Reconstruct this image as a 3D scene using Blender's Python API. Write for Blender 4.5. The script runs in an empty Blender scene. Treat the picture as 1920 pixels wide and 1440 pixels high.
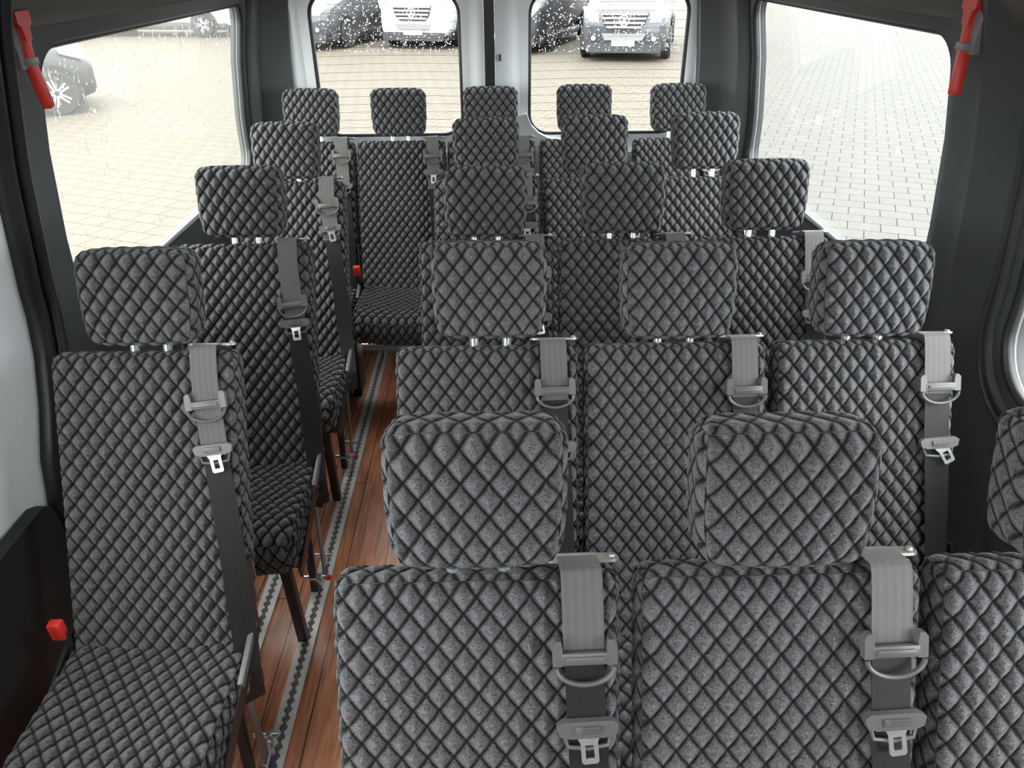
import bpy, bmesh, math, random
import numpy as np
from mathutils import Vector, Matrix, geometry

random.seed(7)
np.random.seed(7)
S = bpy.context.scene
COL = S.collection

# ---------------------------------------------------------------- camera
FPX = 1442.0
cam_d = bpy.data.cameras.new('camera')
cam = bpy.data.objects.new('camera', cam_d)
COL.objects.link(cam)
cam_d.sensor_fit = 'HORIZONTAL'
cam_d.sensor_width = 36.0
cam_d.lens = FPX / 1920.0 * 36.0
cam_d.clip_start = 0.02
cam_d.clip_end = 300
RIGHT = Vector((0.99968546, -0.02428746, -0.00625229))
UP = Vector((0.01740112, 0.49219714, 0.87030982))
FWD = Vector((0.01806025, 0.87014487, -0.49246496))
cm = Matrix((RIGHT, UP, -FWD)).transposed().to_4x4()
cm.translation = (0, 0, 1.635)
cam.matrix_world = cm
S.camera = cam

# ---------------------------------------------------------------- light and exposure
W = bpy.data.worlds.new('overcast_sky')
S.world = W
W.use_nodes = True
wn = W.node_tree
wn.nodes.clear()
SKY = 6.6
o_ = wn.nodes.new('ShaderNodeOutputWorld')
b_ = wn.nodes.new('ShaderNodeBackground')
tc = wn.nodes.new('ShaderNodeTexCoord')
sx = wn.nodes.new('ShaderNodeSeparateXYZ')
rp = wn.nodes.new('ShaderNodeValToRGB')
rp.color_ramp.elements[0].position = 0.0
rp.color_ramp.elements[0].color = (0.80, 0.84, 0.88, 1)
rp.color_ramp.elements[1].position = 0.8
rp.color_ramp.elements[1].color = (1.0, 1.0, 1.0, 1)
wn.links.new(tc.outputs['Generated'], sx.inputs[0])
wn.links.new(sx.outputs['Z'], rp.inputs[0])
wn.links.new(rp.outputs[0], b_.inputs['Color'])
b_.inputs['Strength'].default_value = SKY
wn.links.new(b_.outputs[0], o_.inputs[0])
S.view_settings.view_transform = 'Standard'
S.view_settings.look = 'None'
S.view_settings.gamma = 1.0
S.view_settings.use_curve_mapping = False
S.view_settings.exposure = 0.65

# ---------------------------------------------------------------- materials
def newmat(name):
    m = bpy.data.materials.new(name)
    m.use_nodes = True
    nt = m.node_tree
    return m, nt, nt.nodes['Principled BSDF']

def N(nt, t, **kw):
    n = nt.nodes.new(t)
    for k, v in kw.items():
        setattr(n, k, v)
    return n

def math_(nt, op, a, b=None):
    n = nt.nodes.new('ShaderNodeMath')
    n.operation = op
    for i, v in enumerate((a, b)):
        if v is None:
            continue
        if isinstance(v, (int, float)):
            n.inputs[i].default_value = v
        else:
            nt.links.new(v, n.inputs[i])
    return n.outputs[0]

def plain(name, col, rough=0.5, metal=0.0, bump=0.0, bscale=200.0, var=0.0, spec=0.5, coat=0.0):
    m, nt, p = newmat(name)
    p.inputs['Base Color'].default_value = (*col, 1)
    p.inputs['Roughness'].default_value = rough
    p.inputs['Metallic'].default_value = metal
    p.inputs['Specular IOR Level'].default_value = spec
    p.inputs['Coat Weight'].default_value = coat
    t = N(nt, 'ShaderNodeTexCoord')
    nz = N(nt, 'ShaderNodeTexNoise')
    nz.inputs['Scale'].default_value = bscale
    nt.links.new(t.outputs['Object'], nz.inputs['Vector'])
    if var:
        mx = N(nt, 'ShaderNodeMix', data_type='RGBA')
        mx.inputs['A'].default_value = (*[c * (1 - var) for c in col], 1)
        mx.inputs['B'].default_value = (*[min(1, c * (1 + var)) for c in col], 1)
        nt.links.new(nz.outputs['Fac'], mx.inputs['Factor'])
        nt.links.new(mx.outputs['Result'], p.inputs['Base Color'])
    if bump:
        bp = N(nt, 'ShaderNodeBump')
        bp.inputs['Strength'].default_value = bump
        bp.inputs['Distance'].default_value = 0.001
        nt.links.new(nz.outputs['Fac'], bp.inputs['Height'])
        nt.links.new(bp.outputs[0], p.inputs['Normal'])
    return m

QW, QH = 0.0318, 0.0405          # width and height of one stitched diamond
ASYM = -0.65                       # the padding hangs fuller at the bottom of each diamond

def fabric_mat():
    m, nt, p = newmat('quilted_velour')
    at = N(nt, 'ShaderNodeAttribute', attribute_name='quilt')
    s = N(nt, 'ShaderNodeSeparateXYZ')
    nt.links.new(at.outputs['Vector'], s.inputs[0])
    u = math_(nt, 'DIVIDE', s.outputs[0], QW)
    v = math_(nt, 'DIVIDE', s.outputs[1], QH)
    def seamdist(x):
        f = math_(nt, 'FRACT', x)
        return math_(nt, 'SUBTRACT', 0.5, math_(nt, 'ABSOLUTE', math_(nt, 'SUBTRACT', f, 0.5)))
    d = math_(nt, 'MINIMUM', seamdist(math_(nt, 'ADD', u, v)), seamdist(math_(nt, 'SUBTRACT', u, v)))
    r = N(nt, 'ShaderNodeMapRange')
    r.interpolation_type = 'SMOOTHSTEP'
    r.inputs['From Min'].default_value = 0.015
    r.inputs['From Max'].default_value = 0.20
    nt.links.new(d, r.inputs['Value'])
    t = N(nt, 'ShaderNodeTexCoord')
    n1 = N(nt, 'ShaderNodeTexNoise')
    n1.inputs['Scale'].default_value = 560
    n1.inputs['Detail'].default_value = 3
    n1.inputs['Roughness'].default_value = 0.8
    nt.links.new(t.outputs['Object'], n1.inputs['Vector'])
    cr = N(nt, 'ShaderNodeValToRGB')
    cr.color_ramp.elements[0].position = 0.34
    cr.color_ramp.elements[0].color = (0.018, 0.018, 0.019, 1)
    cr.color_ramp.elements[1].position = 0.66
    cr.color_ramp.elements[1].color = (0.245, 0.245, 0.255, 1)
    nt.links.new(n1.outputs['Fac'], cr.inputs[0])
    mx = N(nt, 'ShaderNodeMix', data_type='RGBA')
    mx.inputs['A'].default_value = (0.008, 0.008, 0.009, 1)
    nt.links.new(r.outputs[0], mx.inputs['Factor'])
    nt.links.new(cr.outputs[0], mx.inputs['B'])
    nt.links.new(mx.outputs['Result'], p.inputs['Base Color'])
    p.inputs['Roughness'].default_value = 0.95
    p.inputs['Specular IOR Level'].default_value = 0.15
    p.inputs['Sheen Weight'].default_value = 0.3
    p.inputs['Sheen Roughness'].default_value = 0.35
    p.inputs['Sheen Tint'].default_value = (0.75, 0.77, 0.8, 1)
    def ss(x):
        return math_(nt, 'ABSOLUTE', math_(nt, 'SINE', math_(nt, 'MULTIPLY', x, math.pi)))
    pil = math_(nt, 'POWER', math_(nt, 'MULTIPLY', ss(math_(nt, 'ADD', u, v)), ss(math_(nt, 'SUBTRACT', u, v))), 0.8)
    fa = math_(nt, 'FRACT', math_(nt, 'ADD', u, v))
    fb = math_(nt, 'FRACT', math_(nt, 'SUBTRACT', u, v))
    pil = math_(nt, 'MULTIPLY', pil, math_(nt, 'ADD', 1.0, math_(nt, 'MULTIPLY', math_(nt, 'SUBTRACT', fa, fb), ASYM)))
    b0 = N(nt, 'ShaderNodeBump')
    b0.inputs['Strength'].default_value = 1.0
    b0.inputs['Distance'].default_value = 0.014
    nt.links.new(pil, b0.inputs['Height'])
    bp = N(nt, 'ShaderNodeBump')
    bp.inputs['Strength'].default_value = 0.5
    bp.inputs['Distance'].default_value = 0.0014
    nt.links.new(n1.outputs['Fac'], bp.inputs['Height'])
    nt.links.new(b0.outputs[0], bp.inputs['Normal'])
    nt.links.new(bp.outputs[0], p.inputs['Normal'])
    return m

def belt_mat(name, tone):
    m, nt, p = newmat(name)
    at = N(nt, 'ShaderNodeAttribute', attribute_name='quilt')
    s = N(nt, 'ShaderNodeSeparateXYZ')
    nt.links.new(at.outputs['Vector'], s.inputs[0])
    st = math_(nt, 'SINE', math_(nt, 'MULTIPLY', s.outputs[0], 2 * math.pi / 0.0105))
    mr = N(nt, 'ShaderNodeMapRange')
    mr.inputs['From Min'].default_value = -1
    nt.links.new(st, mr.inputs['Value'])
    mx = N(nt, 'ShaderNodeMix', data_type='RGBA')
    mx.inputs['A'].default_value = (*[c * 0.86 for c in tone], 1)
    mx.inputs['B'].default_value = (*tone, 1)
    nt.links.new(mr.outputs[0], mx.inputs['Factor'])
    nt.links.new(mx.outputs['Result'], p.inputs['Base Color'])
    tw = math_(nt, 'SINE', math_(nt, 'MULTIPLY', math_(nt, 'ADD', s.outputs[0], s.outputs[1]), 2 * math.pi / 0.0016))
    bp = N(nt, 'ShaderNodeBump')
    bp.inputs['Strength'].default_value = 0.3
    bp.inputs['Distance'].default_value = 0.0004
    nt.links.new(tw, bp.inputs['Height'])
    nt.links.new(bp.outputs[0], p.inputs['Normal'])
    p.inputs['Roughness'].default_value = 0.45
    p.inputs['Sheen Weight'].default_value = 0.05 if tone[0] < 0.05 else 0.25
    p.inputs['Specular IOR Level'].default_value = 0.3
    return m

def wood_mat():
    m, nt, p = newmat('wood_laminate')
    t = N(nt, 'ShaderNodeTexCoord')
    mp = N(nt, 'ShaderNodeMapping')
    mp.inputs['Rotation'].default_value = (0, 0, math.pi / 2)
    nt.links.new(t.outputs['Object'], mp.inputs['Vector'])
    br = N(nt, 'ShaderNodeTexBrick')
    br.inputs['Scale'].default_value = 1
    br.inputs['Brick Width'].default_value = 1.1
    br.inputs['Row Height'].default_value = 0.118
    br.inputs['Mortar Size'].default_value = 0.0016
    br.inputs['Mortar Smooth'].default_value = 0.2
    br.inputs['Color1'].default_value = (0.60, 0.245, 0.130, 1)
    br.inputs['Color2'].default_value = (0.68, 0.30, 0.165, 1)
    br.inputs['Mortar'].default_value = (0.04, 0.014, 0.008, 1)
    nt.links.new(mp.outputs[0], br.inputs['Vector'])
    m2 = N(nt, 'ShaderNodeMapping')
    m2.inputs['Scale'].default_value = (60, 3.5, 1)
    nt.links.new(t.outputs['Object'], m2.inputs['Vector'])
    nz = N(nt, 'ShaderNodeTexNoise')
    nz.inputs['Scale'].default_value = 1.6
    nz.inputs['Detail'].default_value = 6
    nz.inputs['Distortion'].default_value = 0.6
    nt.links.new(m2.outputs[0], nz.inputs['Vector'])
    mr = N(nt, 'ShaderNodeMapRange')
    mr.inputs['From Min'].default_value = 0.3
    mr.inputs['From Max'].default_value = 0.7
    mr.inputs['To Min'].default_value = 0.6
    mr.inputs['To Max'].default_value = 1.35
    nt.links.new(nz.outputs['Fac'], mr.inputs['Value'])
    mx = N(nt, 'ShaderNodeVectorMath', operation='SCALE')
    nt.links.new(br.outputs['Color'], mx.inputs[0])
    nt.links.new(mr.outputs[0], mx.inputs['Scale'])
    nt.links.new(mx.outputs[0], p.inputs['Base Color'])
    p.inputs['Roughness'].default_value = 0.28
    return m

def ground_mat():
    m, nt, p = newmat('wet_pavers')
    t = N(nt, 'ShaderNodeTexCoord')
    mp = N(nt, 'ShaderNodeMapping')
    mp.inputs['Rotation'].default_value = (0, 0, math.radians(23.3))
    nt.links.new(t.outputs['Object'], mp.inputs['Vector'])
    br = N(nt, 'ShaderNodeTexBrick')
    br.inputs['Scale'].default_value = 1
    br.inputs['Brick Width'].default_value = 0.29
    br.inputs['Row Height'].default_value = 0.245
    br.inputs['Mortar Size'].default_value = 0.0055
    br.inputs['Mortar Smooth'].default_value = 0.3
    br.inputs['Color1'].default_value = (0.93, 0.93, 0.93, 1)
    br.inputs['Color2'].default_value = (1.0, 1.0, 1.0, 1)
    br.inputs['Mortar'].default_value = (0.16, 0.16, 0.16, 1)
    nt.links.new(mp.outputs[0], br.inputs['Vector'])
    # warm sandy paving behind the bus and to its left, pale grey on its right
    nz = N(nt, 'ShaderNodeTexNoise')
    nz.inputs['Scale'].default_value = 0.22
    nz.inputs['Detail'].default_value = 4
    nt.links.new(t.outputs['Object'], nz.inputs['Vector'])
    s = N(nt, 'ShaderNodeSeparateXYZ')
    nt.links.new(t.outputs['Object'], s.inputs[0])
    e = math_(nt, 'SUBTRACT', math_(nt, 'MULTIPLY', s.outputs[1], 0.36), s.outputs[0])
    e = math_(nt, 'ADD', e, math_(nt, 'MULTIPLY', nz.outputs['Fac'], 1.5))
    mr = N(nt, 'ShaderNodeMapRange')
    mr.interpolation_type = 'SMOOTHSTEP'
    mr.inputs['From Min'].default_value = 0.2
    mr.inputs['From Max'].default_value = 2.6
    nt.links.new(e, mr.inputs['Value'])
    mx = N(nt, 'ShaderNodeMix', data_type='RGBA')
    mx.inputs['A'].default_value = (0.091, 0.091, 0.084, 1)
    mx.inputs['B'].default_value = (0.100, 0.089, 0.072, 1)
    nt.links.new(mr.outputs[0], mx.inputs['Factor'])
    ml = N(nt, 'ShaderNodeMix', data_type='RGBA', blend_type='MULTIPLY')
    ml.inputs['Factor'].default_value = 1.0
    nt.links.new(mx.outputs['Result'], ml.inputs['A'])
    nt.links.new(br.outputs['Color'], ml.inputs['B'])
    nt.links.new(ml.outputs['Result'], p.inputs['Base Color'])
    p.inputs['Roughness'].default_value = 0.7
    p.inputs['Specular IOR Level'].default_value = 0.08
    return m

def pane_mat(name, tint, fog=0.0, gloss=0.6):
    m = bpy.data.materials.new(name)
    m.use_nodes = True
    nt = m.node_tree
    nt.nodes.clear()
    o = N(nt, 'ShaderNodeOutputMaterial')
    tr = N(nt, 'ShaderNodeBsdfTransparent')
    tr.inputs[0].default_value = (*tint, 1)
    gl = N(nt, 'ShaderNodeBsdfGlossy')
    gl.inputs['Roughness'].default_value = 0.02
    lw_ = N(nt, 'ShaderNodeLayerWeight')
    fr5 = math_(nt, 'POWER', lw_.outputs['Facing'], 5.0)
    fr_ = math_(nt, 'ADD', 0.03, math_(nt, 'MULTIPLY', fr5, 0.8))
    m1 = N(nt, 'ShaderNodeMixShader')
    f = math_(nt, 'MULTIPLY', fr_, gloss)
    base = tr.outputs[0]
    if fog:
        tl = N(nt, 'ShaderNodeBsdfTranslucent')
        tl.inputs[0].default_value = (0.95, 0.95, 0.92, 1)
        m0 = N(nt, 'ShaderNodeMixShader')
        m0.inputs[0].default_value = fog
        nt.links.new(tr.outputs[0], m0.inputs[1])
        nt.links.new(tl.outputs[0], m0.inputs[2])
        base = m0.outputs[0]
    nt.links.new(f, m1.inputs[0])
    nt.links.new(base, m1.inputs[1])
    nt.links.new(gl.outputs[0], m1.inputs[2])
    nt.links.new(m1.outputs[0], o.inputs[0])
    return m

def water_mat():
    m, nt, p = newmat('rain_water')
    p.inputs['Base Color'].default_value = (1, 1, 1, 1)
    p.inputs['Transmission Weight'].default_value = 1.0
    p.inputs['IOR'].default_value = 1.33
    p.inputs['Roughness'].default_value = 0.0
    return m

M = dict(
    fabric=fabric_mat(), belt=belt_mat('woven_belt', (0.135, 0.130, 0.127)), belt_dark=belt_mat('dark_woven_belt', (0.018, 0.018, 0.018)), wood=wood_mat(), ground=ground_mat(), water=water_mat(),
    black_plastic=plain('black_plastic', (0.03, 0.03, 0.032), 0.45, bump=0.2, bscale=900),
    grey_plastic=plain('grey_plastic', (0.125, 0.125, 0.12), 0.35),
    chrome=plain('chrome', (0.88, 0.89, 0.90), 0.18, 0.75),
    steel=plain('brushed_steel', (0.62, 0.64, 0.66), 0.32, 1.0),
    alu=plain('aluminium', (0.86, 0.86, 0.83), 0.4, 0.15, var=0.06, bscale=25),
    guide=plain('guide_metal', (0.34, 0.34, 0.30), 0.35, 0.6),
    slot=plain('track_slot', (0.17, 0.17, 0.17), 0.5),
    black_steel=plain('black_painted_steel', (0.018, 0.019, 0.021), 0.4),
    grey_steel=plain('grey_painted_steel', (0.16, 0.17, 0.18), 0.4, 0.2),
    red=plain('red_plastic', (0.78, 0.045, 0.03), 0.35),
    red_dark=plain('hammer_red', (0.62, 0.035, 0.022), 0.4),
    holder=plain('grey_holder', (0.20, 0.20, 0.20), 0.45),
    blue=plain('blue_sticker', (0.06, 0.09, 0.42), 0.5),
    dark_trim=plain('charcoal_trim', (0.042, 0.046, 0.048), 0.55, bump=0.25, bscale=700),
    dark_lower=plain('black_lower_trim', (0.010, 0.011, 0.012), 0.6, bump=0.2, bscale=700),
    rubber=plain('black_rubber', (0.012, 0.012, 0.013), 0.38),
    lip=plain('pale_lip', (0.20, 0.21, 0.22), 0.35),
    white_panel=plain('pale_grey_panel', (0.74, 0.80, 0.81), 0.35),
    door_white=plain('door_pale_grey', (0.80, 0.83, 0.84), 0.35, coat=0.2),
    ceiling=plain('ceiling_cloth', (0.85, 0.85, 0.84), 0.9, bump=0.2),
    header=plain('header_trim', (0.10, 0.09, 0.08), 0.45),
    pane=pane_mat('clear_pane', (0.93, 0.94, 0.93)),
    pane_fog=pane_mat('misted_pane', (0.90, 0.91, 0.88), 0.03),
    wire=plain('heating_wire', (0.08, 0.06, 0.05), 0.6),
    tyre=plain('tyre_rubber', (0.012, 0.012, 0.013), 0.7),
    car_black=plain('anthracite_paint', (0.018, 0.020, 0.023), 0.45, coat=0.1),
    car_grey=plain('graphite_paint', (0.045, 0.048, 0.055), 0.25, coat=0.6),
    car_white=plain('white_paint', (0.62, 0.63, 0.64), 0.3, coat=0.5),
    car_glass=plain('car_glass', (0.015, 0.018, 0.02), 0.06),
    lamp=plain('headlamp', (0.75, 0.77, 0.78), 0.1, 0.3),
    plate=plain('number_plate', (0.75, 0.75, 0.73), 0.5),
    green=plain('green_lettering', (0.02, 0.16, 0.09), 0.5),
)

# ---------------------------------------------------------------- mesh helpers
class MB:
    """collects simple shapes and links them as one mesh object"""
    def __init__(self):
        self.v = []
        self.f = []

    def add(self, vs, fs, mat=None):
        o = len(self.v)
        for p in vs:
            p = Vector(p)
            self.v.append(mat @ p if mat else p)
        for f in fs:
            self.f.append([i + o for i in f])
        return self

    def box(self, c, s, mat=None, bev=0.0, seg=2):
        x, y, z = [k / 2 for k in s]
        c = Vector(c)
        if bev <= 0:
            vs = [c + Vector((a * x, b * y, d * z)) for a in (-1, 1) for b in (-1, 1) for d in (-1, 1)]
            return self.add(vs, [(0, 1, 3, 2), (4, 6, 7, 5), (0, 4, 5, 1), (2, 3, 7, 6), (0, 2, 6, 4), (1, 5, 7, 3)], mat)
        bm = bmesh.new()
        bmesh.ops.create_cube(bm, size=1.0)
        for w in bm.verts:
            w.co = Vector((w.co.x * s[0], w.co.y * s[1], w.co.z * s[2]))
        bmesh.ops.bevel(bm, geom=bm.edges[:], offset=min(bev, min(s) * 0.49), segments=seg, affect='EDGES', profile=0.5)
        bm.verts.index_update()
        vs = [w.co + c for w in bm.verts]
        fs = [[w.index for w in f.verts] for f in bm.faces]
        bm.free()
        return self.add(vs, fs, mat)

    def bar(self, a, b, w, t, upv=(0, 0, 1), bev=0.0, mat=None):
        """square bar from a to b, width w across, thickness t along upv"""
        a, b = Vector(a), Vector(b)
        d = b - a
        L = d.length
        z = d.normalized()
        x = Vector(upv).cross(z)
        if x.length < 1e-5:
            x = Vector((1, 0, 0))
        x.normalize()
        y = z.cross(x)
        m = Matrix((x, y, z)).transposed().to_4x4()
        m.translation = (a + b) / 2
        if mat:
            m = mat @ m
        return self.box((0, 0, 0), (w, t, L), m, bev)

    def tube(self, pts, r, n=10, closed=False, mat=None, flat=1.0, caps=True):
        pts = [Vector(p) for p in pts]
        K = len(pts)
        rs = r if isinstance(r, (list, tuple)) else [r] * K
        vs, fs = [], []
        ref = None
        for i, p in enumerate(pts):
            if closed:
                t = pts[(i + 1) % K] - pts[i - 1]
            else:
                t = pts[min(i + 1, K - 1)] - pts[max(i - 1, 0)]
            t.normalize()
            if ref is None:
                ref = Vector((0, 0, 1)) if abs(t.z) < 0.9 else Vector((1, 0, 0))
            x = ref.cross(t)
            if x.length < 1e-4:
                x = Vector((1, 0, 0)).cross(t)
            x.normalize()
            y = t.cross(x)
            ref = y
            for k in range(n):
                a = 2 * math.pi * k / n
                vs.append(p + rs[i] * (math.cos(a) * x + flat * math.sin(a) * y))
        for i in range(K if closed else K - 1):
            j = (i + 1) % K
            for k in range(n):
                l = (k + 1) % n
                fs.append((i * n + k, i * n + l, j * n + l, j * n + k))
        if not closed and caps:
            fs.append(tuple(range(n))[::-1])
            fs.append(tuple((K - 1) * n + k for k in range(n)))
        return self.add(vs, fs, mat)

    def prism(self, poly, depth, mat=None, holes=()):
        """outline in local xz, extruded along local +y by depth"""
        tris, pts = fill(poly, holes)
        n = len(pts)
        vs = [(p[0], 0, p[1]) for p in pts] + [(p[0], depth, p[1]) for p in pts]
        fs = [t for t in tris] + [tuple(i + n for i in t[::-1]) for t in tris]
        o = 0
        for ring in [poly] + list(holes):
            k = len(ring)
            for i in range(k):
                a, b = o + i, o + (i + 1) % k
                fs.append((a, b, b + n, a + n))
            o += k
        return self.add(vs, fs, mat)

    def lathe(self, prof, n=24, mat=None):
        """profile (r, h) turned about local z"""
        vs, fs = [], []
        for r, h in prof:
            for k in range(n):
                a = 2 * math.pi * k / n
                vs.append((r * math.cos(a), r * math.sin(a), h))
        for i in range(len(prof) - 1):
            for k in range(n):
                l = (k + 1) % n
                fs.append((i * n + k, i * n + l, (i + 1) * n + l, (i + 1) * n + k))
        fs.append(tuple(range(n))[::-1])
        fs.append(tuple((len(prof) - 1) * n + k for k in range(n)))
        return self.add(vs, fs, mat)

    def build(self, name, mat, parent=None, smooth=None, fix=True):
        me = bpy.data.meshes.new(name)
        me.from_pydata([tuple(p) for p in self.v], [], self.f)
        if fix:
            bm = bmesh.new()
            bm.from_mesh(me)
            bmesh.ops.recalc_face_normals(bm, faces=bm.faces)
            bm.to_mesh(me)
            bm.free()
        me.materials.append(mat)
        ob = bpy.data.objects.new(name, me)
        COL.objects.link(ob)
        if parent:
            ob.parent = parent
        if smooth is not None:
            shade(me, smooth)
        return ob

def shade(me, angle):
    for p in me.polygons:
        p.use_smooth = True
    if angle < 180:
        me.set_sharp_from_angle(angle=math.radians(angle))

def inside(p, poly):
    x, y = p
    c = False
    j = len(poly) - 1
    for i in range(len(poly)):
        xi, yi = poly[i]
        xj, yj = poly[j]
        if (yi > y) != (yj > y) and x < (xj - xi) * (y - yi) / (yj - yi) + xi:
            c = not c
        j = i
    return c

def fill(poly, holes=(), grid=None):
    pts, edges = [], []
    for ring in [poly] + list(holes):
        o = len(pts)
        pts += [Vector(p) for p in ring]
        edges += [(o + i, o + (i + 1) % len(ring)) for i in range(len(ring))]
    if grid:
        xs = [p[0] for p in poly]
        ys = [p[1] for p in poly]
        g = grid
        x = min(xs) + g * 0.5
        while x < max(xs):
            y = min(ys) + g * 0.47
            while y < max(ys):
                if inside((x, y), poly) and not any(inside((x, y), h) for h in holes):
                    pts.append(Vector((x, y)))
                y += g
            x += g
    r = geometry.delaunay_2d_cdt(pts, edges, [], 0, 1e-6)
    out = [(v.x, v.y) for v in r[0]]
    tris = []
    for f in r[2]:
        c = (sum(out[i][0] for i in f) / len(f), sum(out[i][1] for i in f) / len(f))
        if inside(c, poly) and not any(inside(c, h) for h in holes):
            tris.append(tuple(f))
    return tris, out

def rrect(x0, x1, y0, y1, r, n=8):
    out = []
    for cx, cy, a0 in ((x1 - r, y0 + r, -90), (x1 - r, y1 - r, 0), (x0 + r, y1 - r, 90), (x0 + r, y0 + r, 180)):
        for k in range(n + 1):
            a = math.radians(a0 + 90 * k / n)
            out.append((cx + r * math.cos(a), cy + r * math.sin(a)))
    return out

def dense(ring, step=0.06, closed=True):
    out = []
    n = len(ring)
    for i in range(n if closed else n - 1):
        a, b = ring[i], ring[(i + 1) % n]
        k = max(1, int(math.hypot(b[0] - a[0], b[1] - a[1]) / step))
        out += [(a[0] + (b[0] - a[0]) * t / k, a[1] + (b[1] - a[1]) * t / k) for t in range(k)]
    if not closed:
        out.append(ring[-1])
    return out

def panel(name, mat, poly, holes, mapf, thick, parent=None, grid=0.06):
    """thick sheet: outline and holes in (a, b), mapf(a, b, d) gives the point at depth d behind the face"""
    poly = dense(poly)
    holes = [dense(h) for h in holes]
    tris, pts = fill(poly, holes, grid)
    n = len(pts)
    mb = MB()
    vs = [mapf(a, b, 0.0) for a, b in pts] + [mapf(a, b, thick) for a, b in pts]
    fs = list(tris) + [tuple(i + n for i in t[::-1]) for t in tris]
    idx = {(round(p[0], 5), round(p[1], 5)): i for i, p in enumerate(pts)}
    for ring in [poly] + list(holes):
        for i in range(len(ring)):
            a = idx.get((round(ring[i][0], 5), round(ring[i][1], 5)))
            q = ring[(i + 1) % len(ring)]
            b = idx.get((round(q[0], 5), round(q[1], 5)))
            if a is not None and b is not None and a != b:
                fs.append((a, b, b + n, a + n))
    mb.add(vs, fs)
    return mb.build(name, mat, parent, smooth=40)

def empty(name, loc=(0, 0, 0), rz=0.0):
    o = bpy.data.objects.new(name, None)
    o.empty_display_size = 0.05
    COL.objects.link(o)
    o.location = loc
    o.rotation_euler = (0, 0, rz)
    return o

def tag(o, label=None, cat=None, group=None, kind=None):
    if label:
        o['label'] = label
    if cat:
        o['category'] = cat
    if group:
        o['group'] = group
    if kind:
        o['kind'] = kind
    return o

def struct(o, label=None):
    o['kind'] = 'structure'
    if label:
        o['label'] = label
    return o

def copy_tree(o, parent=None):
    c = o.copy()
    COL.objects.link(c)
    if parent:
        c.parent = parent
    for ch in list(o.children):
        copy_tree(ch, c)
    return c

# ---------------------------------------------------------------- bus shell
XL, XR = 0.95, 0.98
def prof(z):
    zs = [-0.1, 0.0, 1.06, 1.28, 1.50, 1.60, 1.70, 1.79, 1.85]
    xs = [0.0, 0.0, 0.0, -0.022, -0.062, -0.09, -0.145, -0.24, -0.40]
    return float(np.interp(z, zs, xs))

def smooth01(t):
    t = max(0.0, min(1.0, t))
    return t * t * (3 - 2 * t)

def ridge(y, a, b, soft):
    return smooth01((y - a) / soft) * smooth01((b - y) / soft)

def left_map(y, z, d):
    bump = 0.018 * ridge(y, 1.42, 1.64, 0.07) + 0.012 * ridge(y, 1.46, 1.53, 0.03)
    return (-(XL + prof(z) - bump + d), y, z)

def right_map(y, z, d):
    bump = 0.022 * ridge(y, 1.42, 1.66, 0.07) + 0.016 * ridge(y, 1.44, 1.53, 0.035)
    return (XR + prof(z) - bump + d, y, z)

Y0, Y1 = -0.95, 3.34
H_L = rrect(1.66, 3.12, 0.885, 1.475, 0.075)
H_R = rrect(1.655, 3.03, 0.885, 1.485, 0.075)
H_R2 = rrect(-0.20, 1.325, 0.878, 1.47, 0.12)

floor = MB().box((0.015, (Y0 + Y1) / 2, -0.03), (1.95, Y1 - Y0 + 0.1, 0.06)).build('floor', M['wood'])
struct(floor, 'red brown wood look laminate floor of the bus')

lw = panel('wall_left', M['dark_trim'], [(1.40, 0.0), (Y1, 0.0), (Y1, 1.85), (1.44, 1.85), (1.44, 0.95), (1.40, 0.85)], [H_L], left_map, 0.05)
struct(lw)
rw = panel('wall_right', M['dark_trim'], [(Y0, 0.0), (Y1, 0.0), (Y1, 1.85), (Y0, 1.85)], [H_R, H_R2], right_map, 0.05)
struct(rw)

# pale sliding door on the left, forward of the dark pillar
door_h = rrect(-0.50, 0.92, 0.93, 1.49, 0.10)
def door_map(y, z, d):
    bulge = 0.012 * smooth01((1.40 - y) / 0.25)
    return (-(XL + prof(z) - 0.01 + bulge + d), y, z)
edge = [(1.30, 0.0), (1.30, 0.62), (1.325, 0.72), (1.375, 0.82), (1.415, 0.92), (1.432, 1.0), (1.438, 1.1), (1.438, 1.82)]
sd = panel('door_3', M['white_panel'], [(Y0, 0.0)] + edge + [(Y0, 1.82)], [door_h], door_map, 0.05)
struct(sd, 'pale grey sliding door at the left edge')
mb = MB().tube([door_map(y + 0.010, z, -0.012) for y, z in dense(edge, 0.05, False)], 0.021, 12)
struct(mb.build('trim_1', M['rubber'], smooth=60), 'black rubber door seal along the left pillar')
mb = MB().tube([door_map(y + 0.055, z, -0.022) for y, z in dense(edge, 0.05, False)], 0.014, 12)
struct(mb.build('trim_2', M['rubber'], smooth=60), 'second black seal lip beside the left pillar')
tp = panel('trim_3', M['dark_lower'], [(Y0, 0.0), (1.275, 0.0), (1.285, 0.40), (1.275, 0.62), (1.262, 0.655), (1.235, 0.668), (Y0, 0.675)], [],
           lambda y, z, d: (-(XL - 0.035 + d), y, z), 0.03)
struct(tp, 'black lower trim panel at the bottom left')

# unseen screen behind the camera, added to hold back light from the front
fb = panel('front_light_block', M['dark_trim'], [(-0.94, 0.0), (0.97, 0.0), (0.97, 1.58), (-0.94, 1.58)], [], lambda x, z, d: (x, Y0 - 0.01 - d, z), 0.04)
struct(fb)

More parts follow.
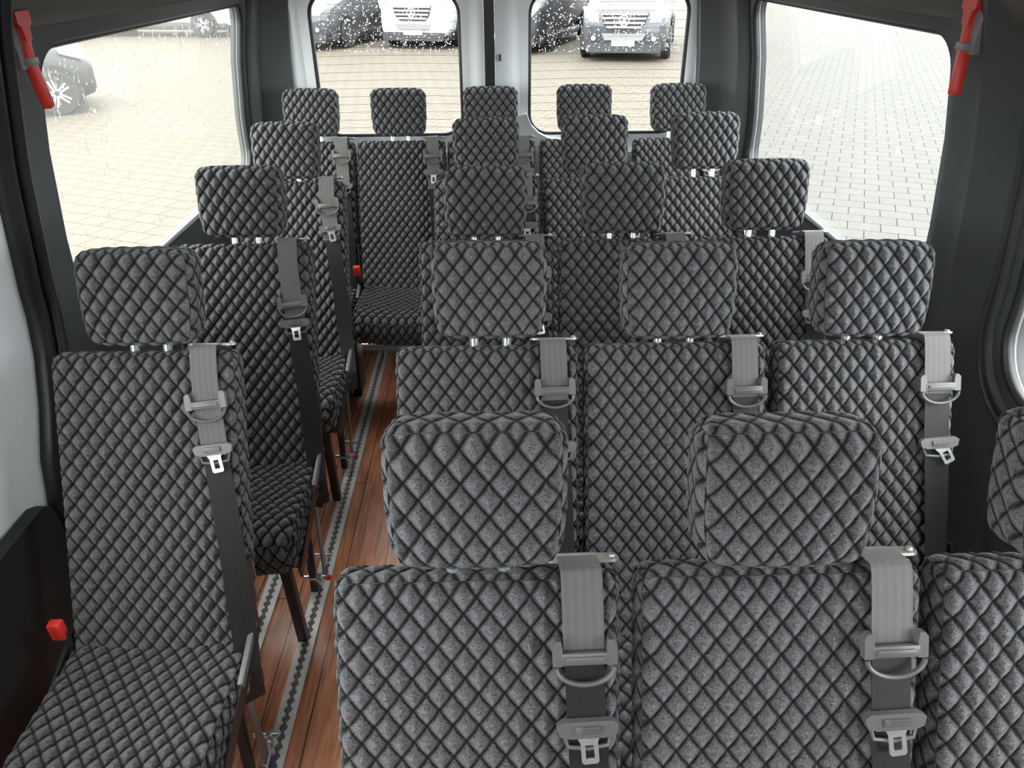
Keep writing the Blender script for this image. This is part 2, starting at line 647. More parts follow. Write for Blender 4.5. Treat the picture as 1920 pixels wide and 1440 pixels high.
# ceiling: one curved sheet from wall to wall
mb = MB()
zs = [1.50, 1.60, 1.70, 1.79, 1.85]
cs = [(-(XL + prof(1.85)), 1.85), (-0.3, 1.875), (0, 1.88), (0.3, 1.875), (XR + prof(1.85), 1.85)]
vs, fs = [], []
for y in (Y0, Y1):
    for x, z in cs:
        vs.append((x, y, z))
for y in (Y0, Y1):
    for x, z in cs:
        vs.append((x, y, z + 0.05))
k = len(cs)
for i in range(k - 1):
    fs.append((i, i + 1, k + i + 1, k + i))
    fs.append((2 * k + i, 2 * k + i + 1, 3 * k + i + 1, 3 * k + i))
    fs.append((i, i + 1, 2 * k + i + 1, 2 * k + i))
    fs.append((k + i, k + i + 1, 3 * k + i + 1, 3 * k + i))
mb.add(vs, fs)
struct(mb.build('ceiling', M['ceiling'], smooth=60))

# windows on the sides
def side_window(name, hole, mapf, mat, lab, sgn):
    inner = rrect(min(p[0] for p in hole) - 0.01, max(p[0] for p in hole) + 0.01,
                  min(p[1] for p in hole) - 0.01, max(p[1] for p in hole) + 0.01, 0.08)
    def flat(y, z, d):
        x, yy, zz = mapf(3.3, z, 0.034 + d)
        return (x, y, z)
    w = panel(name, mat, inner, [], flat, 0.004, grid=0.12)
    struct(w, lab)
    loop = [mapf(y, z, 0.012) for y, z in dense(hole)]
    MB().tube(loop, 0.012, 10, closed=True).build('window_seal', M['rubber'], w, smooth=60)
    loop = [mapf(y, z, 0.026) for y, z in dense(hole)]
    MB().tube(loop, 0.0045, 8, closed=True).build('window_edge', M['lip'], w, smooth=60)
    return w

side_window('window_1', H_L, left_map, M['pane_fog'], 'large left side window, misted and wet with rain', -1)
side_window('window_2', H_R, right_map, M['pane'], 'large right side window looking out on paving', 1)
w3 = side_window('window_3', H_R2, right_map, M['pane'], 'front right side window cut off by the frame', 1)
for off, rr in ((0.035, 0.013), (0.062, 0.010)):
    ring = rrect(-0.20 - off, 1.325 + off, 0.878 - off, 1.47 + off, 0.12 + off)
    MB().tube([right_map(y, z, 0.002) for y, z in dense(ring)], rr, 10, closed=True).build('window_surround', M['black_plastic'], w3, smooth=60)
def door_pane(y, z, d):
    return door_map(0, z, 0.034 + d)[0], y, z
w6 = panel('window_added', M['pane'], rrect(-0.51, 0.93, 0.92, 1.50, 0.10), [], door_pane, 0.004, grid=0.12)  # unseen door window, added to let daylight in from the left
struct(w6)

# header trims above the side windows
for nm, sgn, mapf in (('trim_4', -1, left_map), ('trim_5', 1, right_map)):
    mb = MB()
    pts = []
    vs, fs = [], []
    ys = [Y0 if sgn > 0 else 1.46, 1.60, 2.0, 2.4, 2.8, 3.05, 3.2]
    pf = [(1.505, 0.0), (1.515, 0.022), (1.56, 0.034), (1.61, 0.03), (1.625, 0.0)]
    for y in ys:
        for z, o in pf:
            x, yy, zz = mapf(3.3, z, -o + 0.006)
            vs.append((x, y, z))
    n = len(pf)
    for i in range(len(ys) - 1):
        for j in range(n):
            l = (j + 1) % n
            fs.append((i * n + j, i * n + l, (i + 1) * n + l, (i + 1) * n + j))
    fs.append(tuple(range(n)))
    fs.append(tuple((len(ys) - 1) * n + j for j in range(n)))
    mb.add(vs, fs)
    struct(mb.build(nm, M['header'], smooth=40), 'dark rolled header trim above the %s window' % ('left' if sgn < 0 else 'right'))

# rear corner pillars
def pillar(name, pts, X0, lab):
    vs, fs = [], []
    zz = [0.0, 1.06, 1.28, 1.45, 1.60, 1.78]
    n = len(pts)
    for z in zz:
        for x, y in pts:
            s = 1 if x > 0 else -1
            k = (abs(x) - 0.78) / (X0 - 0.78)
            vs.append((x + s * prof(z) * max(0.0, min(1.0, 0.45 + 0.55 * k)), y, z))
    for i in range(len(zz) - 1):
        for j in range(n):
            l = (j + 1) % n
            fs.append((i * n + j, i * n + l, (i + 1) * n + l, (i + 1) * n + j))
    fs.append(tuple(range(n)))
    fs.append(tuple((len(zz) - 1) * n + j for j in range(n)))
    struct(MB().add(vs, fs).build(name, M['dark_trim'], smooth=35), lab)

pillar('trim_6', [(-0.948, 3.145), (-0.93, 3.15), (-0.918, 3.17), (-0.915, 3.215), (-0.895, 3.225), (-0.885, 3.235), (-0.80, 3.255), (-0.80, 3.345), (-0.948, 3.345)], 0.95, 'dark rear pillar left of the rear doors')
pillar('trim_7', [(0.978, 3.055), (0.955, 3.06), (0.935, 3.08), (0.93, 3.16), (0.91, 3.185), (0.90, 3.20), (0.828, 3.245), (0.828, 3.345), (0.978, 3.345)], 0.98, 'dark rear pillar right of the rear doors')

# rear doors
ZT = 1.80
H_D1 = rrect(-0.712, -0.122, 0.955, 1.50, 0.085)
H_D2 = rrect(0.143, 0.777, 0.955, 1.50, 0.085)
def rear_map(x, z, d):
    return (x, 3.285 + d - 0.03 * max(0.0, z - 1.0), z)
def rear_door(name, x0, x1, hole, lab):
    def mp(x, z, d):
        # the frame steps back towards the glass
        hx0, hx1 = min(p[0] for p in hole), max(p[0] for p in hole)
        hz0, hz1 = min(p[1] for p in hole), max(p[1] for p in hole)
        dx = max(hx0 - x, x - hx1, 0)
        dz = max(hz0 - z, z - hz1, 0)
        dd = math.hypot(dx, dz)
        rec = 0.032 * (1 - smooth01((dd - 0.035) / 0.03))
        return rear_map(x, z, d + rec)
    d = panel(name, M['door_white'], [(x0, 0.02), (x1, 0.02), (x1, ZT), (x0, ZT)], [hole], mp, 0.05, grid=0.022)
    struct(d, lab)
    return d
d1 = rear_door('door_1', -0.805, -0.032, H_D1, 'pale grey left rear door')
d2 = rear_door('door_2', 0.010, 0.835, H_D2, 'pale grey right rear door with a small black slot')
MB().box((0.030, 3.268, 1.262), (0.008, 0.012, 0.024)).build('latch_slot', M['rubber'], d2)
mb = MB().bar((-0.011, 3.30, 0.02), (-0.011, 3.225, 1.75), 0.040, 0.04, (0, 1, 0))
struct(mb.build('trim_8', M['rubber']), 'black seal between the two rear doors')
# moulded lower lining of the right rear door, rising beside its window
lp = [(0.02, 0.60), (0.24, 0.60), (0.30, 0.945), (0.225, 0.955), (0.185, 0.975), (0.155, 1.005), (0.135, 1.052), (0.115, 1.047), (0.02, 1.02)]
mb = MB().prism(lp, 0.03, Matrix.Translation((0, 3.255, 0)))
mb.build('door_lining', M['door_white'], d2, smooth=30)
for nm, hole, dr, lab in (('window_4', H_D1, d1, 'rear door window on the left, spotted with raindrops'), ('window_5', H_D2, d2, 'rear door window on the right, spotted with raindrops')):
    x0, x1 = min(p[0] for p in hole), max(p[0] for p in hole)
    w = panel(nm, M['pane'], rrect(x0 - 0.01, x1 + 0.01, 0.945, 1.51, 0.09), [], lambda x, z, d: rear_map(x, z, 0.06 + d), 0.004, grid=0.2)
    struct(w, lab)
    MB().tube([rear_map(x, z, 0.045) for x, z in dense(hole)], 0.013, 10, closed=True).build('window_seal', M['rubber'], w, smooth=60)
    mb = MB()
    z = 0.985
    while z < 1.47:
        ins = 0.012 if 1.04 < z < 1.42 else 0.05
        mb.tube([rear_map(x, z + 0.004 * math.sin(3.1 * (x - x0) / (x1 - x0)), 0.0575) for x in np.linspace(x0 + ins, x1 - ins, 6)], 0.0006, 4)
        z += 0.031
    mb.build('heating_wire', M['wire'], w)
# lower rear wall behind the last row and the aluminium sill
struct(MB().box((0.015, 3.24, 0.006), (1.66, 0.052, 0.012), bev=0.003).box((0.015, 3.248, 0.016), (1.66, 0.02, 0.010), bev=0.003).build('trim_9', M['alu'], smooth=40), 'aluminium sill strip across the floor by the rear doors')

# ---------------------------------------------------------------- floor rails
def rail(name, xc, y0, y1, lab, w=0.046):
    root = empty(name, (xc, y0, 0))
    tag(root, lab, 'floor rail')
    L = y1 - y0
    mb = MB()
    # two lips with scalloped inner edges over a dark channel
    for s in (-1, 1):
        inner = []
        p = 0.0254
        n = int(L / p)
        for i in range(n):
            yc = (i + 0.5) * p
            inner += [(0.0042, yc - p / 2 + 0.002)]
            for a in range(-60, 61, 30):
                inner.append((0.0042 + 0.0062 * math.cos(math.radians(a)), yc + 0.0082 * math.sin(math.radians(a))))
            inner += [(0.0042, yc + p / 2 - 0.002)]
        poly = [(w / 2, 0), (w / 2, L), (0.0042, L)] + inner[::-1] + [(0.0042, 0)]
        poly = [(s * x, y) for x, y in poly]
        m = Matrix(((1, 0, 0, 0), (0, 0, 1, 0), (0, 1, 0, 0.002), (0, 0, 0, 1)))
        mb.prism(poly, 0.006, m)
    mb.build('rail_lip', M['alu'], root)
    MB().box((0, L / 2, 0.001), (w, L, 0.002)).build('channel', M['slot'], root)
    return root
rail('floor_rail', -0.531, 0.62, 3.21, 'perforated aluminium seat rail along the aisle floor')
rail('floor_rail', -0.672, 0.62, 3.21, 'aluminium seat rail under the single seats, nearer the left wall')

# ---------------------------------------------------------------- quilted cushions
def quilt_box(hx, hy, hz, r, step, amp, origin=(0.0, 0.0), warp=None, rim=0.0, topgroove=0.0, uvs=1.0, fade=0.0):
    """closed rounded box with puffed diamonds; front is -y. returns verts, faces, uv"""
    nx, ny, nz = [max(4, int(round(2 * h / step))) for h in (hx, hy, hz)]
    idx = {}
    P = []
    def vid(i, j, k):
        key = (i, j, k)
        if key not in idx:
            idx[key] = len(P)
            P.append((-hx + 2 * hx * i / nx, -hy + 2 * hy * j / ny, -hz + 2 * hz * k / nz))
        return idx[key]
    F = []
    for i in range(nx):
        for k in range(nz):
            F.append((vid(i, 0, k), vid(i + 1, 0, k), vid(i + 1, 0, k + 1), vid(i, 0, k + 1)))
            F.append((vid(i, ny, k), vid(i, ny, k + 1), vid(i + 1, ny, k + 1), vid(i + 1, ny, k)))
    for j in range(ny):
        for k in range(nz):
            F.append((vid(0, j, k), vid(0, j, k + 1), vid(0, j + 1, k + 1), vid(0, j + 1, k))[::-1])
            F.append((vid(nx, j, k), vid(nx, j, k + 1), vid(nx, j + 1, k + 1), vid(nx, j + 1, k)))
            F[-1] = F[-1][::-1]
    for i in range(nx):
        for j in range(ny):
            F.append((vid(i, j, nz), vid(i + 1, j, nz), vid(i + 1, j + 1, nz), vid(i, j + 1, nz)))
            F.append((vid(i, j, 0), vid(i, j + 1, 0), vid(i + 1, j + 1, 0), vid(i + 1, j, 0)))
    P = np.array(P)
    h = np.array([hx, hy, hz])
    rv = np.minimum(r, h * 0.98)
    c = np.clip(P, -(h - rv), h - rv)
    d = (P - c) / rv
    ln = np.linalg.norm(d, axis=1)
    ln[ln == 0] = 1
    n = d / ln[:, None]
    pos = c + n * rv
    nn = n / np.maximum(1e-9, np.linalg.norm(n, axis=1))[:, None]
    a = np.abs(nn)
    u = pos[:, 0].copy()
    v = pos[:, 2].copy()
    side = (a[:, 0] > a[:, 1]) & (a[:, 0] >= a[:, 2])
    top = (a[:, 2] > a[:, 1]) & (a[:, 2] > a[:, 0])
    u[side] = (np.sign(pos[:, 0]) * (hx + pos[:, 1] + hy))[side]
    v[top] = (np.sign(pos[:, 2]) * (hz + pos[:, 1] + hy))[top]
    u = u * uvs - origin[0]
    v = v * uvs - origin[1]
    A = u / QW + v / QH
    B = u / QW - v / QH
    pil = (np.abs(np.sin(np.pi * A)) * np.abs(np.sin(np.pi * B))) ** 0.72
    pil = pil * (1 + ASYM * ((A - np.floor(A)) - (B - np.floor(B))))
    er = np.maximum(a[:, 0], a[:, 2])
    g = 1 - fade * np.clip((er - 0.25) / 0.5, 0, 1)
    if topgroove:
        t = (nn[:, 2] - np.abs(nn[:, 1])) / 0.22
        g *= np.where(nn[:, 2] > 0.25, 1 - topgroove * np.exp(-t * t), 1)
    pos = pos + nn * (amp * pil * g)[:, None]
    if rim:
        er = np.maximum(a[:, 0], a[:, 2])
        t = (er - 0.97) / 0.10
        pos = pos + nn * (rim * np.exp(-t * t) * (nn[:, 1] < 0.3))[:, None]
    if warp:
        pos = warp(pos)
    return pos, F, np.stack([u, v, np.zeros_like(u)], 1)

def quilt_mesh(name, data, mat, xf=None):
    pos, F, uv = data
    me = bpy.data.meshes.new(name)
    if xf is not None:
        m = np.array(xf)
        pos = pos @ m[:3, :3].T + m[:3, 3]
    me.from_pydata(pos.tolist(), [], F)
    at = me.attributes.new('quilt', 'FLOAT_VECTOR', 'POINT')
    at.data.foreach_set('vector', uv.astype(np.float32).ravel())
    bm = bmesh.new()
    bm.from_mesh(me)
    bmesh.ops.recalc_face_normals(bm, faces=bm.faces)
    bm.to_mesh(me)
    bm.free()
    me.materials.append(mat)
    shade(me, 180)
    return me

def obj(name, me, parent):
    o = bpy.data.objects.new(name, me)
    COL.objects.link(o)
    o.parent = parent
    return o

ALPHA = math.radians(22.9)
CZ = 0.455
BL = 0.575                       # back length along its slope
DIR = Vector((0, math.sin(ALPHA), math.cos(ALPHA)))
NRM = Vector((0, -math.cos(ALPHA), math.sin(ALPHA)))
def SP(x, s, n):
    return Vector((x, 0, CZ)) + DIR * s + NRM * n

def frame_mat(x, s, n, roll=0.0, pitch=0.0):
    ex = Vector((1, 0, 0))
    m = Matrix((ex, -NRM, DIR)).transposed().to_4x4()
    m = m @ Matrix.Rotation(roll, 4, 'Y') @ Matrix.Rotation(pitch, 4, 'X')
    m.translation = SP(x, s, n)
    return m

# shared meshes
TH = 0.062
back_w = 0.345
back_xf = frame_mat(0, 0, 0) @ Matrix.Translation((0, TH / 2 + 0.004, (BL - 0.045) / 2))
ME_BACK = quilt_mesh('backrest', quilt_box(back_w / 2, TH / 2, (BL + 0.045) / 2, 0.020, 0.0040, 0.0068, (0, 0.004), topgroove=0.6, fade=0.55), M['fabric'], back_xf)

def head_warp(p):
    q = p.copy()
    t = np.clip((0.02 - p[:, 2]) / 0.112, 0, 1)
    q[:, 0] = p[:, 0] * (1 - 0.12 * t ** 2.6)
    q[:, 0] += 0.0
    # belly of the pad and rounded top corners
    q[:, 1] -= 0.010 * (1 - (p[:, 0] / 0.106) ** 2) * np.where(p[:, 1] < 0, 1, 0.3)
    tt = np.clip((p[:, 2] - 0.045) / 0.048, 0, 1)
    q[:, 2] -= 0.007 * tt * (np.abs(p[:, 0]) / 0.104) ** 4
    q[:, 1] += 0.006 * np.clip((p[:, 2] - 0.03) / 0.06, 0, 1) ** 2 * np.where(p[:, 1] < 0, 1, 0)
    return q
HR_H = 0.172
ME_HEAD = quilt_mesh('headrest', quilt_box(0.104, 0.038, HR_H / 2, 0.021, 0.0034, 0.0068, (0.0, 0.006), warp=head_warp, rim=0.0016, fade=0.75), M['fabric'])

def seat_warp(p):
    q = p.copy()
    # front of the cushion rolls down (front is -y after turning: here +z of the pad = rear)
    t = np.clip((-0.08 - p[:, 2]) / 0.09, 0, 1)
    q[:, 1] += 0.030 * t ** 2
    q[:, 1] += 0.006 * np.cos(p[:, 0] / 0.17 * math.pi)
    return q
CD = 0.335
seat_xf = Matrix.Translation((0, -CD / 2 + 0.025, CZ - 0.040)) @ Matrix.Rotation(math.radians(-2), 4, 'X') @ Matrix(((1, 0, 0, 0), (0, 0, 1, 0), (0, -1, 0, 0), (0, 0, 0, 1)))
ME_SEAT = quilt_mesh('seat_cushion', quilt_box(0.170, 0.046, CD / 2, 0.030, 0.0042, 0.0064, (0, 0.01), warp=seat_warp), M['fabric'], seat_xf)

def ribbon(name, path, w, t=0.0016, mat='belt'):
    """path: list of (point, outward normal); width runs across the path"""
    pts, nor, L = [], [], []
    # smooth the path
    K = 8
    P = [Vector(a) for a, _ in path]
    Nn = [Vector(b).normalized() for _, b in path]
    def cr(a, b, c, d, t_):
        return 0.5 * ((2 * b) + (-a + c) * t_ + (2 * a - 5 * b + 4 * c - d) * t_ ** 2 + (-a + 3 * b - 3 * c + d) * t_ ** 3)
    for i in range(len(P) - 1):
        for k in range(K):
            tt = k / K
            pts.append(cr(P[max(i - 1, 0)], P[i], P[i + 1], P[min(i + 2, len(P) - 1)], tt))
            nor.append(Nn[i].lerp(Nn[i + 1], tt).normalized())
    pts.append(P[-1])
    nor.append(Nn[-1])
    l = 0
    vs, uv, fs = [], [], []
    m = 6
    for i, p in enumerate(pts):
        tg = (pts[min(i + 1, len(pts) - 1)] - pts[max(i - 1, 0)]).normalized()
        ac = tg.cross(nor[i]).normalized()
        if i:
            l += (p - pts[i - 1]).length
        for s in (1, -1):
            for k in range(m + 1):
                x = (k / m - 0.5) * w * s
                vs.append(p + ac * x + nor[i] * (t / 2 * s))
                uv.append((x, l, 0))
    R = 2 * (m + 1)
    for i in range(len(pts) - 1):
        for k in range(R):
            q = (k + 1) % R
            fs.append((i * R + k, i * R + q, (i + 1) * R + q, (i + 1) * R + k))
    fs.append(tuple(range(R)))
    fs.append(tuple((len(pts) - 1) * R + k for k in range(R)))
    me = bpy.data.meshes.new(name)
    me.from_pydata([tuple(v) for v in vs], [], fs)
    at = me.attributes.new('quilt', 'FLOAT_VECTOR', 'POINT')
    at.data.foreach_set('vector', np.array(uv, dtype=np.float32).ravel())
    bm = bmesh.new()
    bm.from_mesh(me)
    bmesh.ops.recalc_face_normals(bm, faces=bm.faces)
    bm.to_mesh(me)
    bm.free()
    me.materials.append(M[mat])
    shade(me, 50)
    return me

NB = 0.013
PATH_R = [(0.124, BL - 0.004), (0.126, 0.50), (0.1265, 0.475), (0.1295, 0.385), (0.134, 0.30), (0.138, 0.20), (0.142, 0.10), (0.145, 0.02)]
PATH_L = [(0.120, BL - 0.004), (0.122, 0.50), (0.1335, 0.385), (0.139, 0.33), (0.151, 0.22), (0.160, 0.11), (0.168, 0.02)]
def belt_at(path, s):
    ss = [q[1] for q in path][::-1]
    xs = [q[0] for q in path][::-1]
    x = float(np.interp(s, ss, xs))
    x2 = float(np.interp(s - 0.02, ss, xs))
    return x, math.atan2(x2 - x, 0.02)

def belt_mesh(path, twist, split):
    out = []
    x = path[0][0]
    out.append((SP(x - 0.004, BL - 0.020, -0.075), Vector((0, 0.9, 0.1))))
    out.append((SP(x - 0.003, BL + 0.008, -0.058), DIR))
    out.append((SP(x - 0.002, BL + 0.014, -0.030), DIR))
    out.append((SP(x - 0.001, BL + 0.013, -0.006), DIR + NRM * 0.4))
    out.append((SP(x, BL + 0.003, 0.010), DIR * 0.35 + NRM))
    for i, (xx, s) in enumerate(path[1:]):
        t = max(0, (0.35 - s) / 0.35)
        n = NRM + Vector((twist * t, 0, 0))
        out.append((SP(xx, s, NB - 0.002 * t), n))
    xx = path[-1][0]
    out.append((SP(xx + 0.006, -0.05, NB + 0.004), NRM + Vector((twist * 1.2, 0, 0))))
    out.append((SP(xx + 0.008, -0.11, NB - 0.012), NRM + Vector((twist * 1.4, 0, 0))))
    cut = min(range(len(out)), key=lambda i: abs((out[i][0] - Vector((0, 0, CZ))).dot(DIR) - split) if i > 3 else 9)
    return ribbon('seat_belt', out[:cut + 1], 0.049), ribbon('lower_belt', out[cut:], 0.047, mat='belt_dark')
ME_BELT = {'R': belt_mesh(PATH_R, 0.35, 0.385), 'L': belt_mesh(PATH_L, 0.55, 0.385), 'A': belt_mesh(PATH_R, 0.35, 0.475)}  # lower length in a darker tone; the nearest row changes tone higher up

def clip_mesh():
    # comfort clip: two cheeks, a bar over the belt and a half-round loop below; lies in local xz, -y outward
    mb = MB()
    for s in (-1, 1):
        pl = [(s * 0.026, -0.014), (s * 0.038, -0.014), (s * 0.038, 0.012), (s * 0.034, 0.017), (s * 0.028, 0.017), (s * 0.026, 0.006)]
        mb.prism(pl, 0.012, Matrix.Translation((0, -0.010, 0)))
    mb.box((0, -0.006, -0.006), (0.058, 0.009, 0.015), bev=0.002)
    mb.box((0, -0.0115, -0.006), (0.046, 0.003, 0.007), bev=0.001)
    pts = []
    for k in range(17):
        a = math.pi + math.pi * k / 16
        pts.append((0.0345 * math.cos(a), -0.009, -0.0155 + 0.022 * math.sin(a)))
    mb.tube(pts, 0.0036, 8, flat=0.8)
    me = mb.build('belt_clip', M['grey_plastic'], smooth=40)
    return me

def tongue_parts():
    mb = MB()
    pl = [(-0.037, 0.002), (-0.034, -0.010), (-0.022, -0.014), (0.022, -0.014), (0.034, -0.010), (0.037, 0.002), (0.030, 0.007), (-0.030, 0.007)]
    mb.prism(pl, 0.010, Matrix.Translation((0, -0.011, 0)))
    mb.box((0, -0.012, -0.003), (0.030, 0.004, 0.010), bev=0.001)
    for k in range(4):
        mb.box((0.004, -0.0145, -0.0062 + 0.0026 * k), (0.022, 0.0016, 0.0012))
    mb.tube([(-0.028, -0.003, -0.012), (-0.024, -0.004, -0.027), (0.0, -0.005, -0.030), (0.024, -0.004, -0.027), (0.028, -0.003, -0.012)], 0.0028, 8)
    tp = mb.build('belt_tongue', M['grey_plastic'], smooth=40)
    out = [(-0.015, 0.0), (-0.0105, -0.010), (-0.0105, -0.034), (-0.008, -0.037), (0.008, -0.037), (0.0105, -0.034), (0.0105, -0.010), (0.015, 0.0)]
    hole = [(-0.0052, -0.013), (-0.0052, -0.030), (0.0052, -0.030), (0.0052, -0.013)]
    return tp, out, hole

proto_clip = clip_mesh()
proto_tongue, t_out, t_hole = tongue_parts()
ME_CLIP, ME_TONGUE = proto_clip.data, proto_tongue.data
bpy.data.objects.remove(proto_clip)
bpy.data.objects.remove(proto_tongue)
mb = MB().prism(t_out, 0.0024, Matrix.Translation((0, -0.010, -0.010)), holes=[t_hole])
lt = mb.build('latch_plate', M['chrome'])
ME_LATCH = lt.data
bpy.data.objects.remove(lt)

def part(mb, name, mat, parent, smooth=40, label=None):
    o = mb.build(name, mat, parent, smooth=smooth)
    if label:
        o['label'] = label
    return o

def make_seat(side, last=False):
    root = empty('passenger_seat')
    obj('backrest', ME_BACK, root)
    obj('seat_cushion', ME_SEAT, root)
    hr = obj('headrest', ME_HEAD, root)
    m = Matrix.Rotation(math.radians(-14.0), 4, 'X')
    m.translation = Vector((0, 0.272, 0.0)) + Vector((0, 0, 1.079))
    hr.matrix_local = m
    for sx_ in (-0.031, 0.031):
        part(MB().tube([(sx_, 0.006, -0.135), (sx_, 0.006, -0.070)], 0.0085, 12), 'headrest_post', M['chrome'], hr, 50, 'chrome post')
    # belt with its guide, clip and tongue
    path = PATH_L if side == 'L' else PATH_R
    be = obj('seat_belt', ME_BELT[side][0], root)
    lb = obj('lower_belt', ME_BELT[side][1], be)
    lb['label'] = 'lower length of the belt in a darker tone'
    x0 = path[0][0]
    gp = rrect(-0.046, 0.046, -0.013, 0.013, 0.0128, 5)
    gm = Matrix.Translation(SP(x0 + 0.004, BL + 0.014, -0.036)) @ Matrix.Rotation(math.radians(-66), 4, 'X').inverted()
    gm = Matrix.Translation(SP(x0 + 0.004, BL + 0.011, -0.030)) @ Matrix((Vector((1, 0, 0)), DIR, -NRM)).transposed().to_4x4()
    mb = MB().prism(gp, 0.0035, gm)
    mb.lathe([(0.0055, 0.0), (0.005, 0.003), (0.002, 0.0042)], 10, gm @ Matrix.Translation((0.037, 0.0035, 0)) @ Matrix.Rotation(-math.pi / 2, 4, 'X'))
    part(mb, 'belt_guide', M['guide'], be, 40, 'metal belt guide with a screw')
    for s, nm, me in ((0.495, 'belt_clip', ME_CLIP), (0.385, 'belt_tongue', ME_TONGUE), (0.385, 'latch_plate', ME_LATCH)):
        c = obj(nm, me, be)
        x, ro = belt_at(path, s)
        c.matrix_local = frame_mat(x, s, NB + 0.001, -ro)
    for c in be.children:
        if c.name.startswith('latch_plate'):
            c['label'] = 'chrome latch plate'
    # frame
    for s in (-1, 1):
        mb = MB()
        x = s * 0.1755
        mb.bar((x, 0.055, CZ + 0.020), (x, -0.30, CZ - 0.105), 0.034, 0.006, (1, 0, 0))
        if s > 0:
            mb.bar((x, 0.03, CZ + 0.005), (x, 0.075, CZ + 0.16), 0.026, 0.006, (1, 0, 0))
        part(mb, 'side_rail', M['black_steel'], root)
        mb = MB().bar((x + s * 0.001, 0.035, CZ + 0.030 - 0.03 * (s < 0)), (x + s * 0.001, -0.085, CZ - 0.012 - 0.03 * (s < 0)), 0.018, 0.011, (1, 0, 0), 0.002)
        part(mb, 'hinge_plate', M['grey_steel'], root, 40, 'grey metal hinge plate')
    if last:
        mb = MB().box((0, -0.085, 0.360), (0.33, 0.24, 0.08), bev=0.006).box((0.09, -0.02, 0.150), (0.12, 0.12, 0.30), bev=0.004)
        part(mb, 'seat_base', M['black_steel'], root)
    else:
        part(MB().box((0, -0.215, CZ - 0.125), (0.335, 0.045, 0.040), bev=0.003), 'cross_beam', M['black_steel'], root)
        part(MB().box((0, 0.02, CZ - 0.125), (0.335, 0.045, 0.040), bev=0.003), 'cross_beam', M['black_steel'], root)
        for s in (-1, 1):
            lx = 0.111 * s
            part(MB().bar((lx + 0.002, -0.225, CZ - 0.13), (lx, -0.185, 0.011), 0.026, 0.026, (1, 0, 0), 0.002), 'leg', M['black_steel'], root)
            mb = MB().bar((lx - 0.005, 0.02, CZ - 0.13), (lx - 0.005, -0.005, 0.011), 0.020, 0.020, (1, 0, 0), 0.002)
            part(mb, 'leg', M['black_steel'], root)
            mb = MB().bar((lx + 0.045, -0.03, CZ - 0.07), (lx + 0.018, 0.04, 0.05), 0.026, 0.005, (1, 0, 0))
            part(mb, 'brace', M['grey_steel'], root)
        lx = 0.111
        mb = MB()
        mb.lathe([(0.0085, -0.032), (0.0085, 0.034)], 10, Matrix.Translation((lx, -0.004, 0.058)) @ Matrix.Rotation(math.pi / 2, 4, 'Y'))
        mb.lathe([(0.013, -0.008), (0.013, 0.008)], 8, Matrix.Translation((lx + 0.014, -0.004, 0.058)) @ Matrix.Rotation(math.pi / 2, 4, 'Y'))
        mb.box((lx + 0.012, 0.012, 0.026), (0.018, 0.030, 0.036), bev=0.004)
        cl = part(mb, 'rail_clamp', M['chrome'], root, 40, 'chrome floor clamp')
        mb = MB().lathe([(0.007, 0.030), (0.0085, 0.036), (0.0075, 0.046), (0.003, 0.049)], 10, Matrix.Translation((lx, -0.004, 0.058)) @ Matrix.Rotation(math.pi / 2, 4, 'Y'))
        part(mb, 'clamp_cap', M['red'], cl, 40, 'red end cap')
        mb = MB()
        mb.lathe([(0.007, -0.026), (0.007, 0.03)], 10, Matrix.Translation((lx, 0.10, 0.05)) @ Matrix.Rotation(math.pi / 2, 4, 'Y'))
        mb.lathe([(0.011, -0.012), (0.011, 0.0)], 8, Matrix.Translation((lx + 0.014, 0.10, 0.05)) @ Matrix.Rotation(math.pi / 2, 4, 'Y'))
        mb.box((lx + 0.004, 0.10, 0.024), (0.016, 0.024, 0.032), bev=0.004)
        part(mb, 'rail_clamp', M['chrome'], root, 40, 'chrome floor clamp')
        part(MB().box((lx + 0.0222, 0.045, 0.026), (0.0012, 0.034, 0.024)), 'sticker', M['blue'], root, 40, 'blue and white sticker')
    return root

def add_buckle(root, x, y, z, tilt):
    mb = MB().tube([(x + 0.015, 0.03, CZ - 0.05), (x + 0.006, 0.005, CZ), (x, y, z - 0.02)], 0.009, 8, flat=0.5)
    st = part(mb, 'buckle_stalk', M['black_plastic'], root, 40)
    m = Matrix.Translation((x, y, z)) @ Matrix.Rotation(tilt, 4, 'X')
    b = part(MB().box((0, 0, -0.012), (0.026, 0.018, 0.050), m, 0.004), 'buckle_body', M['black_plastic'], st, 40)
    part(MB().box((0, -0.002, 0.018), (0.026, 0.020, 0.042), m, 0.004).box((0, -0.0105, 0.018), (0.006, 0.003, 0.028), m, 0.001), 'release_button', M['red'], st, 40, 'red release button')

PITCH = 0.609
CREASE = {'A': 0.457, 'B': 1.066, 'C': 1.675, 'D': 2.284, 'E': 2.885}
